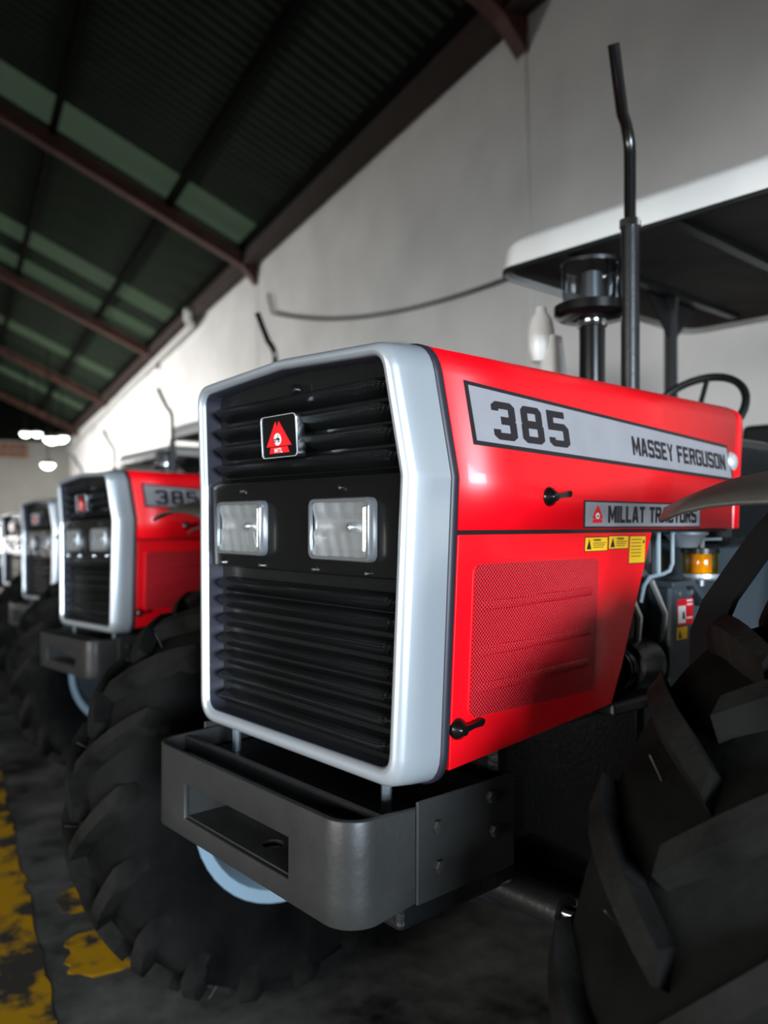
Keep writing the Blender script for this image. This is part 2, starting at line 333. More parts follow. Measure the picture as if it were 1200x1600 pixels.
tag(stripe(1.80, 2.05, -.22, .02, .03, .02).build('floor_stripe', 'worn_yellow_paint', smooth=0), 'smaller worn yellow paint patch on the floor, just behind the short one', 'floor line')
# ------------------------------------------------------------------ one tractor (x to its left, y to its rear, z up; origin on the floor below the grille)
T = tag(empty('tractor'), 'nearest red tractor with silver grille frame and black bar grille, filling the foreground', 'tractor', 'row of red tractors')
def outline(d, n=6):
    """grille outline (x, z) grown by d, same vertex count for every d"""
    pts = [(.316+d, 1.018-d, .035), (.338+d, 1.533, .06), (.312+d*.92, 1.742+d*.72, .032)]
    C = [(x, z, r) for x, z, r in pts]+[(0, 1.758+d*.72, .25)]+[(-x, z, r) for x, z, r in pts[::-1]]
    out = []
    for i, (x, z, r) in enumerate(C):
        p = Vector((x, z)); a = Vector(C[i-1][:2])-p; b = Vector(C[(i+1) % len(C)][:2])-p
        rad = max(r+d*.8, .012); ang = a.angle(b); t = rad/math.tan(ang/2)
        a.normalize(); b.normalize(); p0 = p+a*t; p1 = p+b*t
        for k in range(n+1):
            u = k/n; q = p0*(1-u)**2+p*2*u*(1-u)+p1*u*u; out.append((q.x, q.y))
    return out
def rake(z): return -.022*max(0, (z-1.53)/.21) if z > 1.53 else -.006*(1.53-z)/.5
def ring(d, y): return [(x, y+rake(z), z) for x, z in outline(d)]
gs = MB().loft([ring(-.001, .012), ring(-.0005, .005), ring(.003, -.001), ring(.009, -.005), ring(.016, -.005), ring(.024, .0), ring(.031, .012), ring(.0355, .05), ring(.038, .088), ring(.028, .09)]).build('grille_surround', 'silver', T, 50)
MB().loft([ring(.026, .086), ring(.037, .086), ring(.042, .091), ring(.042, .103), ring(.036, .110), ring(.02, .112)]).build('rubber_seal', 'seal', T, 60)
MB().loft([ring(.0005, .006), ring(-.0022, .007), ring(-.004, .060)]).build('grille_liner', 'seal', T, 60)
# --- grille: two pressed perforated panels with louvre bars
def half_w(z): return .316+(.338-.316)*(z-1.018)/(1.533-1.018) if z < 1.533 else .338-(.338-.312)*(z-1.533)/.209
def grille_panel(name, z0, z1, bars):
    p = MB().add([(-half_w(z0), .045+rake(z0), z0), (half_w(z0), .045+rake(z0), z0), (half_w(z1), .045+rake(z1), z1), (-half_w(z1), .045+rake(z1), z1)], [(0, 1, 2, 3)]).build(name, 'black_mesh', T, 0, solid=.004)
    for z in bars:
        w_ = half_w(z)-.012; y = rake(z)
        prof = [(.045, -.024), (.030, -.018), (.012, -.007), (.006, .001), (.010, .006), (.032, .011), (.045, .013)]
        L_ = []
        for x, k in ((-w_, .25), (-w_+.028, 1), (w_-.028, 1), (w_, .25)):
            L_.append([(x, .045+(yy-.045)*k+y, z+zz*k) for yy, zz in prof])
        MB().loft(L_, close=False).build('grille_bar', 'black_mesh', p, 40)
    return p
gu = grille_panel('upper_grille', 1.545, 1.765, (1.700, 1.657, 1.616, 1.574))
gl = grille_panel('lower_grille', 1.012, 1.350, (1.311, 1.273, 1.229, 1.184, 1.143, 1.100, 1.054))
MB().lathe([(0, -.012), (.010, -.010), (.012, 0), (.012, .02)], (0, .02, 1.722), 'y', 14).build('grille_latch', 'black_gloss', gu)
MB().prism(rrect(.06, .035, .004), lambda a, b_, d: (a+.02, d-.012, 1.722+b_), .034, .040).build('latch_plate', 'black_gloss', gu)
# --- headlight panel
hw0, hw1 = half_w(1.352), half_w(1.533)
hp = MB().loft([[(-hw0+.004, .030, 1.347), (hw0-.004, .030, 1.347)], [(-hw0, .0135, 1.352), (hw0, .0135, 1.352)], [(-hw1, .0125, 1.530), (hw1, .0125, 1.530)], [(-hw1, .0155, 1.537), (hw1, .0155, 1.537)], [(-hw1+.004, .040, 1.549), (hw1-.004, .040, 1.549)]], close=False).build('headlight_panel', 'black_gloss', T, 25)
for x, z in ((-.192, 1.518), (.161, 1.516), (-.277, 1.358), (-.116, 1.357), (.076, 1.357), (.238, 1.357)):
    MB().lathe([(0, -.0045), (.003, -.004), (.0045, -.002), (.0045, .003)], (x, .010, z), 'y', 10).build('screw', 'chrome', hp)
def bowl_y(a, b_): return .0145-.012*(a*a*.6+b_*b_*.4)
for sx in (-1, 1):
    cx, cz = sx*.178-.006, 1.437
    hl = MB().loft([[(cx+x, y, cz+z) for x, z in rrect(w_, h_, r_)] for w_, h_, r_, y in ((.186, .120, .016, .0125), (.185, .119, .016, -.003), (.180, .114, .014, -.0075), (.170, .104, .010, -.0075), (.168, .102, .010, -.001))]).build('headlight', 'bezel', T, 40)
    r_ = MB(); nx, nz = 24, 14; vs = []; fs = []
    for j in range(nz+1):
        for i in range(nx+1):
            a = i/nx*2-1; b_ = j/nz*2-1; y = bowl_y(a, b_)
            if b_ < -.05: y -= .0035*abs(math.sin((a*5+b_*1.6)*pi/2))
            if b_ > .45: y -= .0025*abs(math.sin(a*4*pi/2+.6))
            vs.append((cx+a*.084, y-.004, cz+b_*.051))
    for j in range(nz):
        for i in range(nx): k = j*(nx+1)+i; fs.append((k, k+1, k+nx+2, k+nx+1))
    r_.add(vs, fs).build('reflector', 'reflector', hl, 25)
    MB().lathe([(0, -.002), (.007, 0), (.010, .006), (.010, .02)], (cx+.030, -.004, cz+.004), 'y', 14).build('bulb_cap', 'steel', hl)
    vs = []; fs = []; P = rrect(.172, .106, .012)
    MB().loft([[(cx+x*k, y, cz+z*k) for x, z in P] for k, y in ((1, -.006), (.92, -.0095), (.6, -.0115), (.02, -.012))], cap1=True).build('lens', 'lens', hl, 60)
# --- square badge
bc = Vector((-.006, .004, 1.624))
def bf(a, b_, d): return bc+Vector((a+b_*-.10, -.022-d, b_))
bd = MB().loft([[tuple(bf(a, b_, d)) for a, b_ in rrect(.126*k, .086*k, .009)] for k, d in ((1, -.020), (1.012, -.016), (1.012, -.002), (1.0, .0005), (.97, .0005))]).build('badge', 'chrome', T, 40)
MB().loft([[tuple(bf(a, b_, d)) for a, b_ in rrect(.126*k, .086*k, .009)] for k, d in ((1.002, -.001), (1.0, .0014), (.978, .0014), (.974, -.001))]).build('badge_border', 'bright_trim', bd, 0)
MB().prism(rrect(.1235, .0835, .008), bf, -.004, -.0008).build('badge_face', 'black_gloss', bd, 30)
def tri(P, name, m, d): MB().prism(P, bf, -.001, d).build(name, m, bd, 0)
tri([(-.010, .031), (-.046, -.020), (.012, -.020)], 'emblem_triangle', 'decal_red', .0004)
tri([(.002, .031), (-.020, -.020), (.043, -.020)], 'emblem_triangle', 'decal_red', .0006)
tri([(-.036, -.034), (-.031, -.0215), (.028, -.0215), (.034, -.034)], 'emblem_base', 'decal_red', .0006)
tri([(-.004+.013*math.cos(k*pi/10), -.006+.0125*math.sin(k*pi/10)) for k in range(20)], 'emblem_disc', 'decal_white', .0010)
text('MTL', 'emblem_lettering', 'decal_white', bd, lambda u, v, d: bf(-.016+u, -.033+v, .0010), .028, .009, .02)
for (x, r_) in ((-.010, .0042), (.004, .0034)):
    MB().lathe([(r_*.55, -.0003), (r_, -.0003), (r_, .0003), (r_*.55, .0003)], bf(x-.003, -.0088+(.0004 if r_ > .004 else -.0004), .0014), 'y', 14, True).build('emblem_wheel', 'decal_ink', bd, 0)
tri([(-.010, -.006), (-.006, -.003), (.003, -.0035), (.005, -.007), (-.002, -.008)], 'emblem_tractor', 'decal_ink', .0014)
tri([(-.003, -.003), (-.002, .004), (-.001, .004), (-.001, -.003)], 'emblem_pipe', 'decal_ink', .0014)
# --- bonnet
HD = .0385
prof = [(x, z) for x, z in outline(HD) if z > 1.437]
i0 = min(range(len(prof)), key=lambda i: (prof[i][1], -prof[i][0])) if False else 0
right = sorted([p for p in prof if p[0] > 1e-4], key=lambda p: p[1]); left = sorted([p for p in prof if p[0] < -1e-4], key=lambda p: -p[1])
prof = [(.3735, 1.4365)]+right+left+[(-.3735, 1.4365)]
def hring(y, k=1.0, dz=0, dx=0): return [((x*k), y, (z-1.4365)*k**.5+1.4365+dz) for x, z in prof]
def shear(z): return .095*max(0, (z-1.535)/.25) if z > 1.535 else 0
def hr(y, k=1.0): return [(x, y+shear(z), z) for x, y, z in hring(y, k)]
hood = MB().loft([[(x, y+rake(z), z) for x, y, z in hring(.107)], hring(.3), hring(.7), hr(1.150)], close=False).build('bonnet', 'red', T, 30, solid=.004)
MB().loft([hr(1.152, .992), hr(1.160, .990), hr(1.164, 1.0), hr(1.185, 1.0), hr(1.200, .992), hr(1.208, .97)], close=False, cap1=True).build('bonnet_rear_cowl', 'red', T, 40)
# decals lie on the bonnet side: a point on the skin at (y, z)
def skin_x(z):
    for (x0, z0), (x1, z1) in zip(prof, prof[1:]):
        if x0 > .2 and z0 <= z <= z1 and z1 > z0: return x0+(x1-x0)*(z-z0)/(z1-z0)
    return prof[0][0]
def on_hood(y, z, d): return Vector((skin_x(z)+.0022+d, y, z))
def strip_decal(name, m, P, d, par):   # quad y/z corners LB, RB, RT, LT following the skin
    vs = []; fs = []; K = 10
    for i in range(K+1):
        t = i/K
        for (a, b_) in ((0, 1), (3, 2)):
            pass
        yb = P[0][0]+(P[1][0]-P[0][0])*t; zb = P[0][1]+(P[1][1]-P[0][1])*t; yt = P[3][0]+(P[2][0]-P[3][0])*t; zt = P[3][1]+(P[2][1]-P[3][1])*t
        for j in range(5):
            u = j/4; vs.append(on_hood(yb+(yt-yb)*u, zb+(zt-zb)*u, d))
    for i in range(K):
        for j in range(4): k = i*5+j; fs.append((k, k+1, k+6, k+5))
    return MB().add(vs, fs).build(name, m, par, 0, solid=.0004)
strip_decal('stripe_border', 'decal_ink', [(.150, 1.592), (1.158, 1.560), (1.146, 1.655), (.138, 1.710)], .0004, hood)
strip_decal('stripe_decal', 'decal_grey', [(.160, 1.600), (1.150, 1.568), (1.140, 1.647), (.149, 1.702)], .0010, hood)
block_text('385', 'number_lettering', 'decal_ink', hood, lambda u, v, d: on_hood(.212+u-v*.06, 1.606+v-u*.012, .0012+d), .232, .073, 1.25, 1.25)
for wd, u0_, ww in (('MASSEY', 0, .176), ('FERGUSON', .197, .241)):
    block_text(wd, 'bonnet_lettering', 'decal_ink', hood, lambda u, v, d, u0_=u0_: on_hood(.682+u0_+u, 1.603+v*(1-.10*(u+u0_))-(u+u0_)*.036, .0012+d), ww, .043, 1.3, .8)
strip_decal('plate_border', 'decal_ink', [(.482, 1.4385), (.978, 1.4385), (.978, 1.4975), (.482, 1.4975)], .0004, hood)
strip_decal('plate_decal', 'decal_grey', [(.488, 1.4425), (.973, 1.4425), (.973, 1.4935), (.488, 1.4935)], .0010, hood)
for wd, u0_, ww in (('MILLAT', 0, .146), ('TRACTORS', .166, .216)):
    block_text(wd, 'plate_lettering', 'decal_ink', hood, lambda u, v, d, u0_=u0_: on_hood(.572+u0_+u, 1.450+v, .0012+d), ww, .037, 1.4, .8)
def lt(P, name, m, d): MB().prism(P, lambda a, b_, q: on_hood(.530+a, 1.450+b_, q), .0008, d).build(name, m, hood, 0)
lt([(.000, .038), (-.018, .009), (.008, .009)], 'plate_emblem', 'decal_red', .0014)
lt([(.004, .038), (-.006, .009), (.022, .009)], 'plate_emblem', 'decal_red', .0016)
lt([(-.017, 0), (-.014, .008), (.017, .008), (.020, 0)], 'plate_emblem', 'decal_red', .0016)
lt([(.002+.007*math.cos(k*pi/8), .015+.0065*math.sin(k*pi/8)) for k in range(16)], 'plate_emblem', 'decal_white', .0019)
lt([(-.003, .012), (.002, .017), (.007, .013)], 'plate_emblem', 'decal_ink', .0022)
# round turn latches
def latch(par, s_, y, z, x):
    k = MB().lathe([(0, .020), (.009, .019), (.012, .012), (.018, .006), (.020, 0), (.020, -.004)], (x, y, z), 'x', 20).build('latch', 'black_gloss', par, 40)
    if s_ < 0: pass
    MB().loft([[(x+.010+a, y+q, z+b_+q*.12) for a, b_ in ((-h, -t_), (h, -t_), (h, t_), (-h, t_))] for q, h, t_ in ((.004, .006, .006), (.03, .005, .0045), (.052, .004, .007), (.060, .002, .003))], cap0=True, cap1=True).build('latch_lever', 'black_gloss', par, 30)
latch(hood, 1, .366, 1.502, skin_x(1.502)+.002)
MB().lathe([(0, .013), (.018, .010), (.028, 0), (.028, -.004)], (.3655, 1.168, 1.612), 'x', 16).build('side_lamp', 'bright_trim', hood, 60).scale = (1, 1, 1)
# --- side panels with pressed perforated screens
def sp_x(z): return .352+(.3735-.352)*(z-1.01)/.418
for s_ in (1, -1):
    f_ = lambda a, b_, d, s_=s_: (s_*(sp_x(b_)+d), a, b_)
    sp = MB().prism([(.108, 1.006), (.62, 1.050), (.655, 1.130), (.757, 1.4285), (.108, 1.4285)], f_, -.012, 0).build('side_panel', 'red', T, 0, .002)
    MB().prism(rrect(.400, .292, .022, 5, .349, 1.234), f_, -.001, .0022).build('screen_rim', 'red', sp, 0, .001)
    MB().prism(rrect(.390, .282, .018, 5, .349, 1.234), f_, .0005, .0030).build('screen', 'red_mesh', sp, 0)
    for z in (1.296, 1.212, 1.145):
        MB().loft([[f_(y, z+.010*math.cos(k*pi/6)+(y-.18)*.03, .0025+q*.006*math.sin(k*pi/6)) for k in range(7)] for y, q in ((.172, .05), (.20, 1), (.50, 1), (.525, .05))], close=False).build('screen_rib', 'red_mesh', sp, 60)
    if s_ > 0:
        latch(sp, 1, .126, 1.079, sp_x(1.079)+.001)
        for nm, y0, y1, z0, z1 in (('w', .494, .575, 1.391, 1.419), ('w', .582, .657, 1.394, 1.421), ('t', .664, .728, 1.360, 1.420)):
            MB().prism([(y0-.002, z0-.002), (y1+.002, z0-.002), (y1+.002, z1+.002), (y0-.002, z1+.002)], f_, 0, .0006).build('sticker_border', 'decal_ink', sp, 0)
            MB().prism([(y0, z0), (y1, z0), (y1, z1), (y0, z1)], f_, .0004, .0010).build('warning_sticker', 'decal_yellow', sp, 0)
            if nm == 'w':
                MB().prism([(y0+.005, z0+.003), (y0+.022, z0+.003), (y0+.0135, z1-.003)], f_, .0008, .0014).build('sticker_triangle', 'decal_ink', sp, 0)
                text('WARNING', 'sticker_lettering', 'decal_ink', sp, lambda u, v, d, f_=f_, y0=y0, z1=z1: f_(y0+.028+u, z1-.008+v, .0010+d), .028, .005, .01)
                rows = [(y0+.028, y1-.006-.004*i, z1-.0125-.0045*i) for i in range(3)]
            else:
                MB().prism([(y1-.012, z1-.016), (y1-.003, z1-.016), (y1-.0075, z1-.006)], f_, .0008, .0014).build('sticker_triangle', 'decal_ink', sp, 0)
                rows = [(y0+.005, y1-.016-.002*(i % 2), z1-.008-.0075*i) for i in range(6)]
            for (a, b_, z) in rows:
                MB().prism([(a, z), (b_, z), (b_, z+.0016), (a, z+.0016)], f_, .0008, .0013).build('sticker_line', 'decal_ink', sp, 0)
MB().b2((-.36, .112, 1.428), (.36, 1.15, 1.440)).build('bonnet_ledge', 'black_metal', T, 0)
MB().b2((-.30, .115, 1.02), (.30, .20, 1.74)).build('radiator', 'engine_black', T, 0)
# --- bumper / weight carrier
path = []
def arc(cx, cy, r, a0, a1, n=8): return [(cx+r*math.cos(a0+(a1-a0)*k/n), cy+r*math.sin(a0+(a1-a0)*k/n)) for k in range(n+1)]
BW, BY, BR = .345, -.118, .055
path = [(-.362, .30), (-.358, .04)]+arc(-BW+BR, BY+BR, BR, pi, 1.5*pi)+[(-.197, BY), (0, BY), (.185, BY)]+arc(BW-BR, BY+BR, BR, -pi/2, 0)+[(.358, .04), (.362, .30)]
def bz(y): return .785+max(0, (y+.06))*.20
zr = [lambda y: bz(y), lambda y: max(bz(y), .785)+.040, lambda y: .898, lambda y: .962]
vs = []; fs = []
for (x, y) in path:
    for q in zr: vs.append((x, y, q(y)))
iL = path.index((-.197, BY)); iR = path.index((.185, BY))
for i in range(len(path)-1):
    for j in range(3):
        if j == 1 and iL <= i < iR: continue
        k = i*4+j; fs.append((k, k+1, k+5, k+4))
bp_ = MB().add(vs, fs).build('bumper', 'bumper_grey', T, 40, .0025, solid=.012)
# pocket behind the slot: floor plate with a round pin hole, back and ends
def plate_hole(z, x0, x1, y0, y1, hc, hr_, n=20):
    O = []
    for k in range(n):
        a = 2*pi*k/n; dx, dy = math.cos(a), math.sin(a)
        t = min(((x1-hc[0]) if dx > 0 else (x0-hc[0]))/dx if abs(dx) > 1e-6 else 9, ((y1-hc[1]) if dy > 0 else (y0-hc[1]))/dy if abs(dy) > 1e-6 else 9)
        O.append((hc[0]+dx*t, hc[1]+dy*t, z))
    # snap the nearest rays to the plate's corners
    for c_ in ((x0, y0), (x0, y1), (x1, y0), (x1, y1)):
        i = min(range(n), key=lambda k: (O[k][0]-c_[0])**2+(O[k][1]-c_[1])**2); O[i] = (c_[0], c_[1], z)
    I = [(hc[0]+hr_*math.cos(2*pi*k/n), hc[1]+hr_*math.sin(2*pi*k/n), z) for k in range(n)]
    return MB().loft([O, I])
plate_hole(.823, -.205, .193, BY+.004, -.01, (.045, -.062), .021).build('pocket_floor', 'bumper_grey', bp_, 0, solid=.012)
MB().b2((-.205, -.016, .79), (.193, -.004, .93)).build('pocket_back', 'bumper_grey', bp_, 0, .001)
for x in (-.205, .193): MB().b2((x-.006, BY+.005, .815), (x+.006, -.01, .905)).build('pocket_side', 'bumper_grey', bp_, 0)
MB().b2((-.30, BY+.006, .922), (.30, -.045, .932)).build('bumper_tray', 'bumper_grey', bp_, 0, .001)
MB().b2((-.338, -.048, .86), (.338, -.036, .958)).build('back_plate', 'bumper_grey', bp_, 0, .0015)
MB().lathe([(0, .006), (.018, .005), (.020, 0), (0, 0)], (.045, -.062, .814), 'z', 18).build('hole_light_disc', 'bright_trim', bp_)  # pale disc added for the brightness seen through the pin hole
for s_ in (1, -1):
    for (y, z) in ((.06, .925), (.065, .855), (.20, .945), (.21, .88)):
        MB().lathe([(0, .012), (.010, .011), (.012, .008), (.012, 0), (.017, 0), (.017, -.004)], (s_*.366, y, z) if s_ > 0 else (s_*.366-.008, y, z), 'x', 6).build('bolt', 'bumper_grey', bp_, 0)
    MB().b2((s_*.362, .015, .80), (s_*.368, .27, .975)).build('side_plate', 'bumper_grey', bp_, 0, .002)
    MB().tube([(s_*.26, .04, .92), (s_*.26, .04, 1.01)], .010, 8).build('grille_foot', 'mf_grey', T)
MB().b2((-.33, .01, .74), (.33, .32, .925)).build('front_frame', 'engine_black', T, 0, .01)
# --- wheels
def lug_mesh(R0, hw, hgt, wid, side, sweep):
    """one chevron tread bar: from the shoulder (side) towards the tread centre, lower in front at the centre"""
    L_ = []; K = 6
    for i in range(K+1):
        t = i/K; x = side*(hw*1.03-(hw*1.12)*t); ang = -sweep*(t**.8); w_ = wid*(1.15-.35*t)
        crown = R0-.035*(abs(x)/hw)**2.4*(R0/.55)
        top = hgt if i else hgt*.78
        L_.append([(x, crown-.012, ang-w_/R0*.62), (x, crown+top, ang-w_/R0*.40), (x, crown+top, ang+w_/R0*.40), (x, crown-.012, ang+w_/R0*.62)])
    x0 = side*hw*1.06; L0 = [(x0, R0-.10, -.3*wid/R0), (x0, R0-.02, -.42*wid/R0), (x0, R0-.02, .42*wid/R0), (x0, R0-.10, .3*wid/R0)]
    L_ = [L0]+L_
    return MB().loft([[(x, -r_*math.cos(a), r_*math.sin(a)) for x, r_, a in q] for q in L_], cap0=True, cap1=True)
def make_wheel(tn, rn, x, y, R0, hw, hgt, rimr, nl, wid, sweep, out):
    cz = R0+hgt-.004
    t = MB().lathe([(rimr, -hw*.72), (rimr+.03, -hw*.82), (rimr+.5*(R0-rimr), -hw*1.06), (R0-.07, -hw*1.05), (R0-.035, -hw*.97), (R0-.012, -hw*.6), (R0, 0),
                    (R0-.012, hw*.6), (R0-.035, hw*.97), (R0-.07, hw*1.05), (rimr+.5*(R0-rimr), hw*1.06), (rimr+.03, hw*.82), (rimr, hw*.72)], (0, 0, 0), 'x', 48).build(tn, 'tyre', T, 50, loc=(x, y, cz))
    for side in (-1, 1):
        base = lug_mesh(R0, hw, hgt, wid, side, sweep).build('tread_lug', 'lug', t, 30)
        for k in range(nl):
            o = base if k == 0 else base.copy()
            if k: COL.objects.link(o); o.parent = t
            o.rotation_euler = (-(2*pi*(k+(.5 if side > 0 else 0))/nl), 0, 0)
    if rimr < .4:
        for k in range(16):
            a = k*2*pi/16+random.uniform(-.1, .1); xx = random.uniform(-.9, .9)*hw; rr = R0-.02*(xx/hw)**2-.004; L_ = random.uniform(.03, .05)
            MB().tube([(xx, -rr*math.cos(a), rr*math.sin(a)), (xx+random.uniform(-.01, .01), -(rr+L_)*math.cos(a+.02), (rr+L_)*math.sin(a+.02))], .0011, 5).build('tyre_whisker', 'fender_plastic', t, 0)
    d = hw*.72
    r = MB().lathe([(rimr+.018, -d-.012), (rimr+.022, -d), (rimr-.004, -d+.012), (rimr-.03, -d*.4), (rimr-.035, 0), (rimr-.03, d*.4), (rimr-.004, d-.012), (rimr+.022, d), (rimr+.018, d+.012), (rimr-.016, d), (rimr-.05, d*.35), (rimr-.055, 0), (rimr-.05, -d*.35), (rimr-.016, -d)], (0, 0, 0), 'x', 48, True).build(rn, 'rim', T, 40, loc=(x, y, cz))
    MB().lathe([(rimr-.045, 0), (rimr*.75, out*.02), (rimr*.5, out*d*.5), (.06, out*d*.5), (.06, out*d*.5+out*.01), (rimr*.52, out*d*.5+out*.01), (rimr*.77, out*.03), (rimr-.045, out*.012)], (0, 0, 0), 'x', 32, True).build('wheel_disc', 'mf_grey', r, 40)
    MB().lathe([(0, out*d*1.1), (.05, out*d*1.1), (.075, out*d*.9), (.085, out*d*.4), (.085, 0), (0, 0)], (0, 0, 0), 'x', 20).build('hub', 'black_metal', r, 40)
    for k in range(8):
        a = 2*pi*k/8
        MB().lathe([(0, out*.022), (.012, out*.022), (.012, 0)], (out*(d*.5+.008), .13*math.cos(a), .13*math.sin(a)), 'x', 6).build('wheel_nut', 'steel', r, 0)
    return t, r
FW = {}
for s_ in (1, -1):
    FW[s_] = make_wheel('front_tyre', 'front_rim', s_*.845, .53, .612, .155, .045, .335, 18, .056, .30, s_)
for s_ in (1, -1):
    make_wheel('rear_tyre', 'rear_rim', s_*.92, 2.60, .82, .21, .045, .41, 22, .065, .26, s_)
# --- front axle, steering and drive under the frame
ax = MB().tube([(-.62, .53, .655), (-.30, .53, .66), (0, .53, .655), (.30, .53, .66), (.62, .53, .655)], [.055, .07, .12, .07, .055], 14).build('front_axle', 'engine_black', T, 50)
for s_ in (1, -1):
    MB().lathe([(0, .30), (.05, .30), (.075, .24), (.085, 0), (.075, -.2), (.04, -.24), (0, -.24)], (s_*.60, .53, .66), 'z', 18).build('swivel_housing', 'black_metal', ax, 40)
    MB().box((s_*.56, .52, .86), (.12, .16, .14)).build('swivel_bracket', 'black_metal', ax, 0, .012)
    MB().tube([(s_*.16, .36, .70), (s_*.42, .36, .70)], .035, 14).build('steering_cylinder', 'black_metal', ax, 50)
    MB().tube([(s_*.42, .36, .70), (s_*.58, .38, .70)], .017, 12).build('steering_rod', 'chrome', ax, 50)
MB().b2((-.20, .42, .60), (.20, 1.0, 1.0)).build('engine_sump', 'engine_black', T, 0, .03)
en = MB().b2((-.24, .30, .98), (.24, 1.0, 1.42)).build('engine_block', 'engine_black', T, 0, .015)
for y in (.55, .68, .81, .93):
    MB().tube([(.20, y, 1.36), (.27, y, 1.30), (.29, y+.03, 1.22), (.27, y+.05, 1.14)], .010, 8).build('injector_pipe', 'steel', en)
al = MB().lathe([(0, .05), (.03, .05), (.06, .04), (.065, 0), (.06, -.06), (.03, -.07), (0, -.07)], (.27, .86, 1.10), 'y', 24).build('alternator', 'engine_black', T, 40)
for q in (-.075, -.085, -.10): MB().lathe([(.03, -.004), (.05, -.004), (.05, .004), (.03, .004)], (.27, .86+q, 1.10), 'y', 24, True).build('pulley', 'black_gloss', al)
MB().b2((.24, .62, 1.02), (.36, .78, 1.05)).build('frame_bracket', 'black_metal', T, 0, .008)
MB().tube([(.30, .70, 1.035), (.34, .80, 1.045), (.40, .86, 1.035), (.44, .84, 1.02)], .017, 10).build('hydraulic_hose', 'black_gloss', T)
# grey gear housing with stickers behind the side panel
gb = MB().prism([(.97, 1.0), (1.10, 1.0), (1.10, 1.245), (1.05, 1.290), (.97, 1.290)], lambda a, b_, d: (d, a, b_), .10, .30).build('gear_housing', 'mf_grey', T, 0, .008)
MB().prism([(.955, 1.286), (1.06, 1.286), (1.14, 1.225), (1.14, 1.238), (1.07, 1.300), (.955, 1.300)], lambda a, b_, d: (d, a, b_), .08, .315).build('housing_cover', 'mf_grey', gb, 0, .002)
fx = lambda a, b_, d: (.3+d, a, b_)
for nm, P, d in (('decal_red', [(1.005, 1.185), (1.085, 1.185), (1.085, 1.252), (1.005, 1.252)], .001), ('decal_white', [(1.008, 1.19), (1.045, 1.19), (1.045, 1.235), (1.008, 1.235)], .0016), ('decal_ink', [(1.028, 1.20), (1.042, 1.20), (1.038, 1.22), (1.030, 1.22)], .002),
        ('decal_yellow', [(1.003, 1.148), (1.055, 1.148), (1.055, 1.180), (1.003, 1.180)], .001), ('decal_ink', [(1.008, 1.152), (1.024, 1.152), (1.016, 1.172)], .0016),
        ('decal_white', [(1.052, 1.245), (1.080, 1.245), (1.080, 1.249), (1.052, 1.249)], .0016), ('decal_white', [(1.052, 1.235), (1.080, 1.235), (1.080, 1.239), (1.052, 1.239)], .0016), ('decal_white', [(1.050, 1.20), (1.080, 1.20), (1.080, 1.204), (1.050, 1.204)], .0016)):
    MB().prism(P, fx, 0, d).build('housing_sticker', nm, gb, 0)
for y in (1.01, 1.07): MB().lathe([(0, .008), (.008, .007), (.009, 0)], (.3, y, 1.268), 'x', 8).build('housing_bolt', 'steel', gb)
# fuel filter with amber bowl, pale pipes
ff = MB().lathe([(0, .075), (.02, .072), (.035, .055), (.054, .050), (.058, .035), (.050, .030), (.030, 0), (0, 0)], (.275, 1.095, 1.385), 'z', 28).build('filter_head', 'cast_alu', T, 40)
fl = MB().lathe([(.001, 0), (.044, 0), (.046, .004), (.046, .052), (.044, .056), (.001, .056)], (.275, 1.175, 1.312), 'z', 28).build('filter_bowl', 'amber', T, 40)
MB().lathe([(0, 0), (.030, 0), (.030, .052), (0, .052)], (.275, 1.175, 1.314), 'z', 20).build('filter_element', 'decal_yellow', fl)
MB().lathe([(0, 0), (.045, 0), (.050, .006), (.050, .016), (0, .018)], (.275, 1.175, 1.296), 'z', 28).build('filter_base', 'cast_alu', fl)
MB().lathe([(0, 0), (.012, 0), (.014, .018), (0, .018)], (.275, 1.175, 1.278), 'z', 12).build('drain_plug', 'steel', fl)
MB().lathe([(0, 0), (.050, 0), (.050, .014), (0, .016)], (.275, 1.175, 1.367), 'z', 28).build('filter_cap', 'black_metal', fl)
MB().tube([(.275, 1.185, 1.38), (.275, 1.185, 1.45)], .007, 8).build('filter_stud', 'steel', fl)
MB().b2((.255, 1.14, 1.402), (.295, 1.26, 1.409)).build('filter_bracket', 'pipe_pale', fl, 0)
MB().tube([(.27, .965, 1.43), (.27, .965, 1.32)], .006, 8).build('fuel_pipe', 'pipe_pale', T)
MB().tube([(.27, 1.035, 1.43), (.27, 1.035, 1.345), (.27, 1.02, 1.325), (.27, .99, 1.318), (.27, .92, 1.312), (.27, .895, 1.29), (.27, .88, 1.25)], .0055, 8).build('fuel_pipe', 'pipe_pale', T)
MB().b2((.16, .93, 1.30), (.18, 1.12, 1.43)).build('engine_plate', 'mf_grey', T, 0)
MB().b2((-.2, 1.12, .80), (.14, 2.6, 1.40)).build('clutch_housing', 'mf_grey', T, 0, .03)
MB().b2((-.30, 1.28, 1.38), (.30, 1.62, 1.70)).build('dashboard', 'engine_black', T, 0, .03)
MB().b2((-.45, 1.5, .72), (.45, 2.3, .76)).build('footplate', 'engine_black', T, 0, .005)
